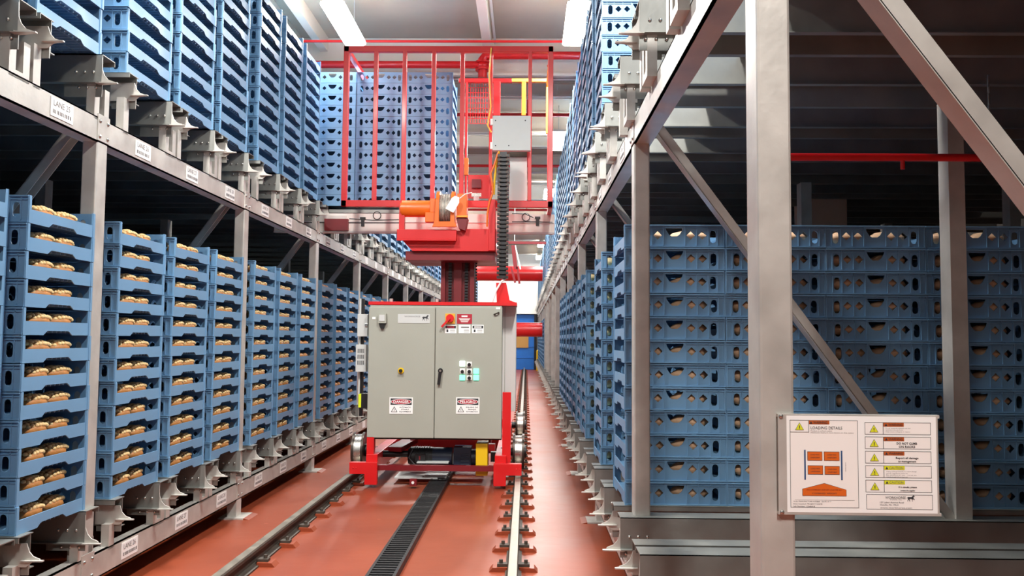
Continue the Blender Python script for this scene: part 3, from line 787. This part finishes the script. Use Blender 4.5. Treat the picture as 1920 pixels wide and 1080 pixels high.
# mast with its chains
x0, x1, _, _ = RR(828, 480, 890, 560, 10.05)
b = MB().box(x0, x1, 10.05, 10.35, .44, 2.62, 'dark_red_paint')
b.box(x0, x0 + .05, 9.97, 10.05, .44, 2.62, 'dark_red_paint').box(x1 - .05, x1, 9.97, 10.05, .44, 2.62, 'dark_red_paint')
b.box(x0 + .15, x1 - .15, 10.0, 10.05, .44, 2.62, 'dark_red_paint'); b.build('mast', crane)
for xx in (x0 + .09, x1 - .11):
    b = MB(); b.box(xx, xx + .03, 10.02, 10.03, .5, 2.6, 'black'); z = .52
    while z < 2.58: b.box(xx - .006, xx + .036, 10.0, 10.02, z, z + .018, 'chain_black'); z += .035
    b.build('lift_chain', crane)
b = MB(); z = .52; xx = x1 + .01
while z < 2.58: b.box(xx, xx + .02, 10.02, 10.05, z, z + .02, 'black'); z += .035
b.build('lift_chain', crane)
# carriage
x0, x1, z0, z1 = RR(780, 462, 926, 479, 9.55)
X0, X1 = -1.45, -.345
b = MB(); zt, zb = 2.79, 2.60
b.prism([(X0, zt), (X0, zt - .07), (-1.3, zb - .04), (X1, zb - .04), (X1, zt + .02), (-.75, zt + .02), (-.75, zt)], 9.62, 10.3, RED)
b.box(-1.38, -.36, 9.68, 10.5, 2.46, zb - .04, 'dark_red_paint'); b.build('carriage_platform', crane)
b = MB(); b.box(-1.46, -.79, 9.52, 9.62, 2.68, 2.79, RED); b.box(-1.46, -.79, 9.5, 9.52, 2.66, 2.68, RED); b.build('carriage_lip', crane, bevel=.004)
b = MB(); b.box(-1.45, -1.39, 9.6, 9.68, 2.79, 3.12, RED); b.build('carriage_post', crane)
b = MB(); pbox(b, 916, 374, 929, 470, 9.6, .12, RED); b.build('carriage_post', crane, bevel=.004)
# winch
wn = [at(752, 389, 9.55), at(822, 389, 9.55)]
b = MB(); zc = (wn[0][1] + wn[1][1]) / 2; b.cyl((wn[0][0], 9.65, zc), (wn[1][0], 9.65, zc), .095, 'orange_paint', 28)
b.cyl((wn[0][0] - .015, 9.65, zc), (wn[0][0], 9.65, zc), .08, 'orange_paint', 28); b.build('winch_motor', crane)
b = MB(); pbox(b, 797, 398, 817, 416, 9.53, .1, 'orange_paint'); pbox(b, 806, 372, 816, 398, 9.54, .05, 'orange_paint'); b.build('terminal_box', crane, bevel=.004)
cz = at(833, 392, 9.65)[1]
b = MB(); xs = [at(u, 392, 9.55)[0] for u in (818, 824, 846, 852)]
for a, c in ((xs[0], xs[1]), (xs[2], xs[3])): b.cyl((a, 9.68, cz + .0), (c, 9.68, cz + .0), .205, 'orange_paint', 40)
dm = b.build('winch_drum', crane)
b = MB()
for k in range(9):
    xa = xs[1] + (xs[2] - xs[1]) * k / 9
    b.cyl((xa + .001, 9.68, cz), (xa + (xs[2] - xs[1]) / 9 - .001, 9.68, cz), .17 + .008 * (k % 2), 'rope', 32)
b.build('wound_rope', dm)
b = MB(); (xa, za), (xb, zb), (xc, zc1), (xd, zd) = at(811, 426, 9.5), at(857, 426, 9.5), at(848, 416, 9.5), at(820, 416, 9.5)
b.prism([(xa, za), (xb, zb), (xc + .03, zc1), (xc + .02, zc1 + .25), (xc - .02, zc1 + .25), (xc - .02, zc1), (xd + .02, zd), (xd + .02, zd + .25), (xd - .02, zd + .25), (xd - .03, zd)], 9.46, 9.5, 'orange_paint'); b.build('winch_frame', crane, bevel=.003)
b = MB(); pbox(b, 857, 363, 875, 408, 9.5, .25, 'orange_paint'); x0, x1, z0, z1 = RR(855, 404, 877, 407, 9.49); b.box(x0, x1, 9.49, 9.52, z0, z1, 'amber_paint')
(xa, za), (xb, zb), (xc, zc1), (xd, zd) = at(855, 408, 9.5), at(877, 408, 9.5), at(872, 432, 9.5), at(860, 428, 9.5)
b.prism([(xa, za), (xb, zb), (xc, zc1), (xd, zd)], 9.52, 9.7, 'dark_red_paint'); b.build('winch_gearbox', crane, bevel=.003)
b = MB(); P4 = [at(u, v, 9.4) for u, v in ((835, 391), (850, 399), (861, 380), (861, 370), (853, 367), (847, 371))]; b.prism(P4, 9.4, 9.403, 'white'); b.build('paper_tag', crane)
# cage in front
G = 9.75
def cage(u0, v0, u1, v1, dep=.05, m=RED, Y=G, nm='cage_bar'):
    b = MB(); pbox(b, u0, v0, u1, v1, Y, dep, m); return b.build(nm, crane, bevel=.004)
x0, x1, z0, z1 = RR(642, 86, 1037, 388, G)
fr = MB().box(x0, x1, G, G + .06, z1 - .07, z1, RED).box(x0, x1, G, G + .06, z0, z0 + .075, RED).box(x0, x0 + .062, G, G + .06, z0, z1, RED).box(x1 - .06, x1, G, G + .06, z0, z1, RED)
fr.build('cage_frame', crane, bevel=.005)
for u in (703, 757, 812, 866): cage(u - 4, 96, u + 4, 376, .045)
cage(917, 90, 923, 376, .045); cage(990, 96, 997, 376, .045)
b = MB(); [MB().box(xa, xa + .05, G + .06, 11.2, za, za + .05, RED).build('cage_side_rail', crane) for xa, za in ((x0, z1 - .05), (x1 - .05, z1 - .05), (x1 - .05, z0))]
cage(552, 75, 1092, 79, .03, 'red_paint', 12.0, 'top_pipe')
# rear frame: red turning to amber at the right
cage(860, 147, 960, 154, .06, RED, 11.4, 'rear_bar'); cage(960, 147, 1035, 153, .06, 'amber_paint', 11.4, 'rear_bar')
cage(1024, 153, 1031, 250, .06, 'amber_paint', 11.4, 'rear_bar'); cage(1026, 250, 1034, 380, .06, RED, 11.4, 'rear_bar')
cage(978, 153, 986, 216, .06, 'orange_paint', 11.4, 'rear_bar'); cage(872, 154, 876, 372, .06, RED, 11.3, 'rear_bar')
cage(925, 152, 938, 216, .04, RED, 11.2, 'ladder_rail')
b = MB(); x0, x1, z0, z1 = RR(877, 155, 915, 232, 11.5)
b.add([(x0, 11.5, z0), (x1, 11.5, z0 + .1), (x1 - .05, 11.5, z1), (x0, 11.5, z1)], [(0, 1, 2, 3)], 'pale_grey') if False else None
for k in range(9):
    zz = z0 + (z1 - z0) * k / 8; b.box(x0, x1, 11.5, 11.51, zz, zz + .006, 'red_paint')
for k in range(9):
    xx = x0 + (x1 - x0) * k / 8; b.box(xx, xx + .006, 11.5, 11.51, z0, z1, 'red_paint')
b.build('mesh_panel', crane)
cage(870, 296, 878, 328, .05, 'orange_paint', 10.9, 'sensor_block'); cage(877, 328, 918, 372, .04, RED, 10.9, 'back_plate')
b = MB(); pbox(b, 885, 336, 902, 352, 10.85, .05, 'dark_red_paint'); b.build('guide_block', crane); b = MB(); pbox(b, 884, 362, 902, 368, 10.3, .06, 'steel'); pbox(b, 888, 368, 898, 376, 10.3, .05, 'pale_grey'); b.build('latch_block', crane)
# pale panel, second sheet, cable chain, yellow cables
b = MB(); x0, x1, z0, z1 = RR(924, 217, 995, 282, 9.6); b.box(x0, x1, 9.6, 9.68, z0, z1, 'pale_grey')
for u, v in ((929, 273), (954, 273), (929, 226), (985, 226)):
    x_, z_ = at(u, v, 9.6); b.sph((x_, 9.598, z_), (.008, .005, .008), 'ink', 8, 5)
b.box(x0 - .03, x0, 9.62, 9.66, z0 + .02, z0 + .1, 'white').box(x0 - .03, x0, 9.62, 9.66, z1 - .1, z1 - .03, 'white')
b.build('cover_panel', crane, bevel=.004)
b = MB(); pbox(b, 956, 294, 988, 376, 9.82, .03, 'pale_grey'); pbox(b, 956, 284, 988, 294, 9.8, .03, 'wheel_steel'); b.build('backing_sheet', crane)
b = MB(); x0, x1, _, _ = RR(933, 300, 953, 500, 9.45); zt = at(943, 284, 9.45)[1]; zb = at(943, 522, 9.45)[1]; z = zb
b.box(x0 + .02, x1 - .02, 9.47, 9.5, zb, zt, 'chain_black'); 
while z < zt - .03:
    b.box(x0 - .004, x1 + .004, 9.44, 9.52, z, z + .03, 'chain_black')
    for xx in (x0 + .015, x1 - .03): b.box(xx, xx + .022, 9.432, 9.44, z + .006, z + .024, 'wheel_steel')
    z += .047
b.build('cable_chain', crane)
def path(pts, Y, r, m, nm):
    b = MB(); b.tube([(at(u, v, Y)[0], Y, at(u, v, Y)[1]) for u, v in pts], r, m); return b.build(nm, crane)
path([(934, 286), (926, 312), (920, 325), (923, 345), (924, 362), (918, 378), (914, 400), (913, 425)], 9.5, .011, 'orange_paint', 'power_cable')
path([(936, 284), (930, 312), (927, 340), (926, 365)], 9.55, .012, 'yellow', 'power_cable')
path([(921, 90), (917, 140), (920, 200), (914, 235), (921, 248)], 9.7, .008, 'amber_paint', 'power_cable')
path([(862, 372), (872, 364), (885, 361)], 9.5, .006, 'sign_pink', 'power_cable')
# telescopic fork beam under the load
b = MB(); x0, x1, z0, z1 = RR(510, 397, 1040, 438, 10.3); b.box(-3.1, .34, 10.36, 10.43, 2.85, 3.09, 'white_paint'); b.box(-3.1, .34, 10.34, 10.36, 2.85, 2.87, 'pale_grey').box(-3.1, .34, 10.345, 10.36, 2.98, 2.99, 'pale_grey')
b.build('fork_beam', crane)
b = MB().box(-2.62, -.9, 10.5, 11.1, 3.12, 3.16, 'galvanized_arm'); b.build('fork_tine', crane)
b = MB(); pbox(b, 608, 410, 652, 432, 10.3, .1, 'dark_red_paint'); pbox(b, 613, 404, 648, 410, 10.3, .1, 'white_paint'); b.build('fork_end', crane)
for pts in ([(560, 417), (650, 418), (750, 418)], [(960, 416), (1010, 416), (1036, 417)], [(960, 400), (985, 401), (1000, 408)], [(655, 410), (700, 413), (748, 412)]): path(pts, 10.36, .006, 'black', 'fork_cable')
for u, v in ((707, 404), (986, 407)):
    x_, z_ = at(u, v, 10.35); b = MB(); b.tube([(x_ + .048 * math.cos(a * math.pi / 8), 10.35, z_ + .048 * math.sin(a * math.pi / 8)) for a in range(17)], .005, 'black', 6); b.build('cable_loop', crane)
for u, v in ((680, 417), (1008, 416)):
    b = MB(); pbox(b, u - 5, v - 10, u + 5, v - 6, 10.34, .04, 'black'); pbox(b, u - 3, v - 6, u + 3, v + 7, 10.34, .04, 'black'); b.build('sensor', crane)

# ------------------------------------------------------------------ sprinkler pipes
e = empty('sprinkler_pipe', (-.7, 12.75, 5.7), 'thick red sprinkler main with valve crossing above the aisle', 'sprinkler pipe', 'red sprinkler pipes')
Z1, Z2 = at(700, 121, 12.75)[1], at(1000, 104, 12.75)[1]; xv = at(905, 120, 12.75)[0]
MB().cyl((-3.6, 12.75, Z1), (xv, 12.75, Z1), .055, RED, 20).build('pipe_run', e)
MB().cyl((xv + .1, 12.75, Z2), (1.5, 12.75, Z2), .06, RED, 20).build('pipe_run', e)
b = MB(); b.tube([(xv + .12, 12.75, Z2), (xv + .04, 12.75, Z2 - .01), (xv, 12.75, Z2 - .06), (xv, 12.75, Z2 - .35)], .07, RED, 14); b.build('elbow', e)
b = MB(); b.cyl((xv, 12.75, Z1 - .09), (xv, 12.75, Z1 - .06), .11, RED, 20).cyl((xv, 12.75, Z1 + .02), (xv, 12.75, Z1 + .05), .11, RED, 20).sph((xv, 12.75, Z1 - .02), (.1, .1, .07), RED).cyl((xv + .05, 12.75, Z1 - .02), (xv + .16, 12.75, Z1 - .02), .03, RED, 12); b.build('valve', e)
for x in (-3.2, -1.5, .3): MB().cyl((x, 12.75, Z1), (x, 12.75, CZ - .5), .008, RED, 6).build('hanger_rod', e)
e = empty('sprinkler_pipe', (1.4, 4.6, 2.56), 'slim red sprinkler pipe running under the upper level of the right rack', 'sprinkler pipe', 'red sprinkler pipes')
MB().cyl((1.33, 4.6, 2.565), (6, 4.6, 2.565), .021, RED, 14).build('pipe_run', e)
b = MB(); b.cyl((2.03, 4.6, 2.50), (2.03, 4.6, 2.56), .012, RED, 8); b.build('sprinkler_head', e); MB().cyl((2.5, 4.6, 2.58), (2.5, 4.6, 3.02), .006, 'steel', 8).build('hanger_rod', e)
for y, z in ((16.1, 5.85), (20.2, 5.7), (26.5, 5.6)):
    b = MB().cyl((-3.5, y, z), (2.5, y, z), .035, RED, 12)
    for x in (-3, 0, 2.2): b.cyl((x, y, z), (x, y, CZ), .012, RED, 6)
    e = tag(b.build('sprinkler_pipe'), 'thin red sprinkler branch under the roof, %s behind the crane' % {16.1: 'first', 20.2: 'second', 26.5: 'third'}[y], 'sprinkler pipe', 'red sprinkler pipes')
# far red tubes and bracket, bollard
x_, zc = at(985, 618, 30); tag(MB().cyl((-2.3, 30, zc), (.57, 30, zc), .25, RED, 28).build('red_tube'), 'fat red tube crossing the far aisle in front of the blue door', 'tube')
x_, zc = at(952, 513, 30); tag(MB().cyl((-2.3, 30, zc), (.57, 30, zc), .26, RED, 28).build('red_tube'), 'fat red tube crossing high up before the far white wall', 'tube')
e = empty('hanging_bracket', (0, 20, 4), 'dark red jointed bracket hanging from the roof behind the cable chain', 'bracket')
def hb(u0, v0, u1, v1, wd, m='dark_red_paint'):
    (a, c), (d, f_) = at(u0, v0, 20), at(u1, v1, 20); return MB().bar((a, 20, c), (d, 20, f_), wd, .08, m, up=(0, 1, 0))
hb(950, 455, 1024, 456, .06).build('arm', e); hb(962, 460, 967, 505, .09).build('arm', e); hb(958, 500, 966, 530, .05).build('arm', e); hb(970, 500, 974, 532, .05).build('arm', e); hb(966, 460, 976, 505, .03, 'sign_pink').build('strut', e)
b = MB(); a, c = at(965, 456, 20); b.cyl((a, 20, c + .05), (a, 20, CZ - .3), .012, 'pale_grey', 8); b.build('hanger_rod', e)
tag(MB().cyl((.62, 42.8, 0), (.62, 42.8, .95), .1, 'yellow', 20).sph((.62, 42.8, .95), .1, 'yellow').build('bollard'), 'yellow steel bollard on the floor beside the blue door', 'bollard')

# ------------------------------------------------------------------ safety notice on the near right post
SX, SZ, KX, KZ, SY = .676, 1.375, .39 / 283, -.2485 / 182, 2.245
def sx(u): return SX + (u - 1472) * KX
def sz(v): return SZ + (v - 780) * KZ
sg = empty('safety_notice', (SX, SY, 1.25), 'white printed safety board with loading details and warning panels bolted to the near right post', 'safety sign')
def q(b, u0, v0, u1, v1, lay, m): flat(b, sx(u0), sx(u1), sz(v1), sz(v0), SY - .0025 - .0004 * lay, m)
def frame(b, u0, v0, u1, v1, lay, m='ink', t=.8):
    q(b, u0, v0, u1, v0 + t, lay, m); q(b, u0, v1 - t, u1, v1, lay, m); q(b, u0, v0, u0 + t, v1, lay, m); q(b, u1 - t, v0, u1, v1, lay, m)
b = MB().box(sx(1457), sx(1756), SY - .0015, SY + .001, sz(966), sz(777), 'galvanized'); b.build('backing_plate', sg, bevel=.0008)
b = MB().box(sx(1473), sx(1752), SY - .0024, SY - .0015, sz(961), sz(780), 'sign_white'); b.build('board', sg)
for v0, v1 in ((777, 783), (961, 966)): MB().box(sx(1457), sx(1760), SY + .001, 2.26, sz(v1), sz(v0), 'galvanized').build('mounting_strip', sg)
for v in (781, 961): MB().sph((sx(1463), SY - .003, sz(v)), (.006, .004, .006), 'steel', 12, 8).build('screw', sg)
def T(b, s, u, v, h, m='ink', al='l', wd=None, lay=2, bold=False): b.text(s, sx(u), sz(v), SY - .0025 - .0004 * lay, h * KX, m, al, wd and wd * KX, bold)
def warn_tri(b, cx, v1, w_, lay=2):
    tri(b, sx(cx), sz(v1), w_ * KX, w_ * .86 * KX, SY - .0025 - .0004 * lay, 'grey_ink'); tri(b, sx(cx), sz(v1 - .8), (w_ - 2.6) * KX, (w_ - 2.6) * .86 * KX, SY - .0025 - .0004 * (lay + 1), 'sign_yellow')
    q(b, cx - .7, v1 - w_ * .52, cx + .7, v1 - w_ * .24, lay + 2, 'ink'); q(b, cx - .7, v1 - w_ * .19, cx + .7, v1 - w_ * .12, lay + 2, 'ink')
b = MB(); q(b, 1479, 788, 1606, 952, 0, 'sign_pink'); frame(b, 1479, 788, 1606, 952, 1); frame(b, 1479, 788, 1515, 811, 2); warn_tri(b, 1497, 807, 17)
q(b, 1514.5, 788.5, 1553, 795.5, 2, 'sign_rust'); T(b, 'WARNING', 1523, 794.5, 4.6, 'ink', 'l', 26, 4); tri(b, sx(1518.5), sz(794.5), 5 * KX, 4.5 * KX, SY - .0042, 'ink')
T(b, 'LOADING DETAILS', 1518, 805, 5.2, 'ink', 'l', 59)
T(b, 'Product in uniform pallets', 1518, 809, 1.9, 'grey_ink', 'l', 40); T(b, 'Maximum load per lane shown on this notice', 1518, 812.3, 1.9, 'grey_ink', 'l', 80)
for u0, v0, u1, v1 in ((1511, 847, 1539, 864), (1542, 847, 1571, 864), (1511.5, 873, 1540, 890), (1543, 874, 1571, 890)):
    q(b, u0, v0, u1, v1, 2, 'ink'); q(b, u0 + .7, v0 + .7, u1 - .7, v1 - .7, 3, 'sign_orange'); T(b, 'LOAD MAX', (u0 + u1) / 2, v0 + 7, 2.4, 'ink', 'c', 17, 4); T(b, 'UNIFORM', (u0 + u1) / 2, v0 + 12.5, 2.4, 'ink', 'c', 17, 4)
q(b, 1505, 844, 1508, 900, 2, 'sign_blue'); q(b, 1573.5, 845, 1576.5, 900, 2, 'sign_blue')
P5 = [(1501, 930), (1583, 930), (1583, 918), (1542, 906), (1501, 917)]
b.add([(sx(u), SY - .0034, sz(v)) for u, v in P5], [(0, 1, 2, 3, 4)], 'ink'); b.add([(sx(1542 + (u - 1542) * .985), SY - .0038, sz(919 + (v - 919) * .95)) for u, v in P5], [(0, 1, 2, 3, 4)], 'sign_orange')
T(b, 'MAX COMBINED UNIFORM LOAD PER BAY', 1542, 920, 2.6, 'dark_red_paint', 'c', 66, 4); T(b, 'COMBINED WEIGHT', 1542, 926.5, 2.6, 'ink', 'c', 46, 4)
q(b, 1487, 937.5, 1598, 937.9, 2, 'grey_ink')
for i, (t, wd) in enumerate((('Order MANUFACTURE NUMBER - DATE 10 11', 70), ('Date Installed: PROJECT NAME', 54), ('Job Number: 12045018', 40))): T(b, t, 1484, 941.5 + i * 4.6, 2.1, 'ink', 'l', wd)
v_, f_ = text_mesh('FRAME DEPTH'); b.add([(sx(1583) - p[1] * .0028, SY - .0035, sz(884) + p[0] * .0037) for p in v_], f_, 'grey_ink')
b.build('loading_details_panel', sg)
ROWS = [(791, 814, 'W', ('Do not exceed the maximum rack load', 'capacity shown on this notice. Overload', 'may cause collapse or injury.'), 1.9, 46), (818, 841, 'W', ('DO NOT CLIMB', 'ON RACKS'), 4, 38), (845, 868, 'W', ('Report all damage', 'to management'), 3.6, 42),
        (872, 895, 'C', ('Inspect racks periodically for impact damage', 'and replace parts', 'before use', 'Contact the rack supplier before any change is made'), 1.7, 56), (899, 922, 'C', ('If in doubt, please', 'contact the supplier'), 2.8, 34)]
for v0, v1, kd, lines, h, wd in ROWS:
    b = MB(); q(b, 1619, v0, 1742, v1, 0, 'sign_pink'); frame(b, 1619, v0, 1742, v1, 1); q(b, 1653, v0, 1653.9, v1, 2, 'ink'); warn_tri(b, 1636, v1 - 4, 17)
    q(b, 1654, v0 + .7, 1692, v0 + 7.7, 2, 'sign_rust' if kd == 'W' else 'sign_yellow'); T(b, 'WARNING' if kd == 'W' else 'CAUTION', 1663, v0 + 6.2, 4.2, 'ink' if kd == 'W' else 'grey_ink', 'l', 26, 4); tri(b, sx(1658.5), sz(v0 + 6.4), 5 * KX, 4.4 * KX, SY - .0042, 'ink')
    n = len(lines)
    for i, t in enumerate(lines):
        if n == 2: T(b, t, 1697, v0 + 14.3 + i * 6.2, h, 'ink', 'c', wd * (1 if i == 0 else .8), bold=True)
        else: T(b, t, 1658, v0 + 11.5 + i * 3.4, h, 'grey_ink', 'l', wd * (.7 + .3 * ((i + 1) % 2)))
    b.build('warning_label', sg)
b = MB(); q(b, 1620, 926, 1743, 954, 0, 'sign_pink'); frame(b, 1620, 926, 1743, 954, 1)
T(b, 'WORKHORSE', 1655, 934, 4.6, 'ink', 'l', 38, bold=True); T(b, 'SYSTEMS  INC.', 1664, 936.6, 1.6, 'ink', 'l', 22); horse(b, sx(1695), sz(938.5), 15 * KX, 11.5 * KX, SY - .0035)
T(b, '157 Labor Avenue Road', 1645, 942, 2.7, 'ink', 'l', 44); T(b, 'Oakville, PA, 19363', 1645, 946.6, 2.7, 'ink', 'l', 34); T(b, 'www.workhorse.com', 1645, 951.8, 2.4, 'ink', 'l', 59)
b.build('maker_label', sg)
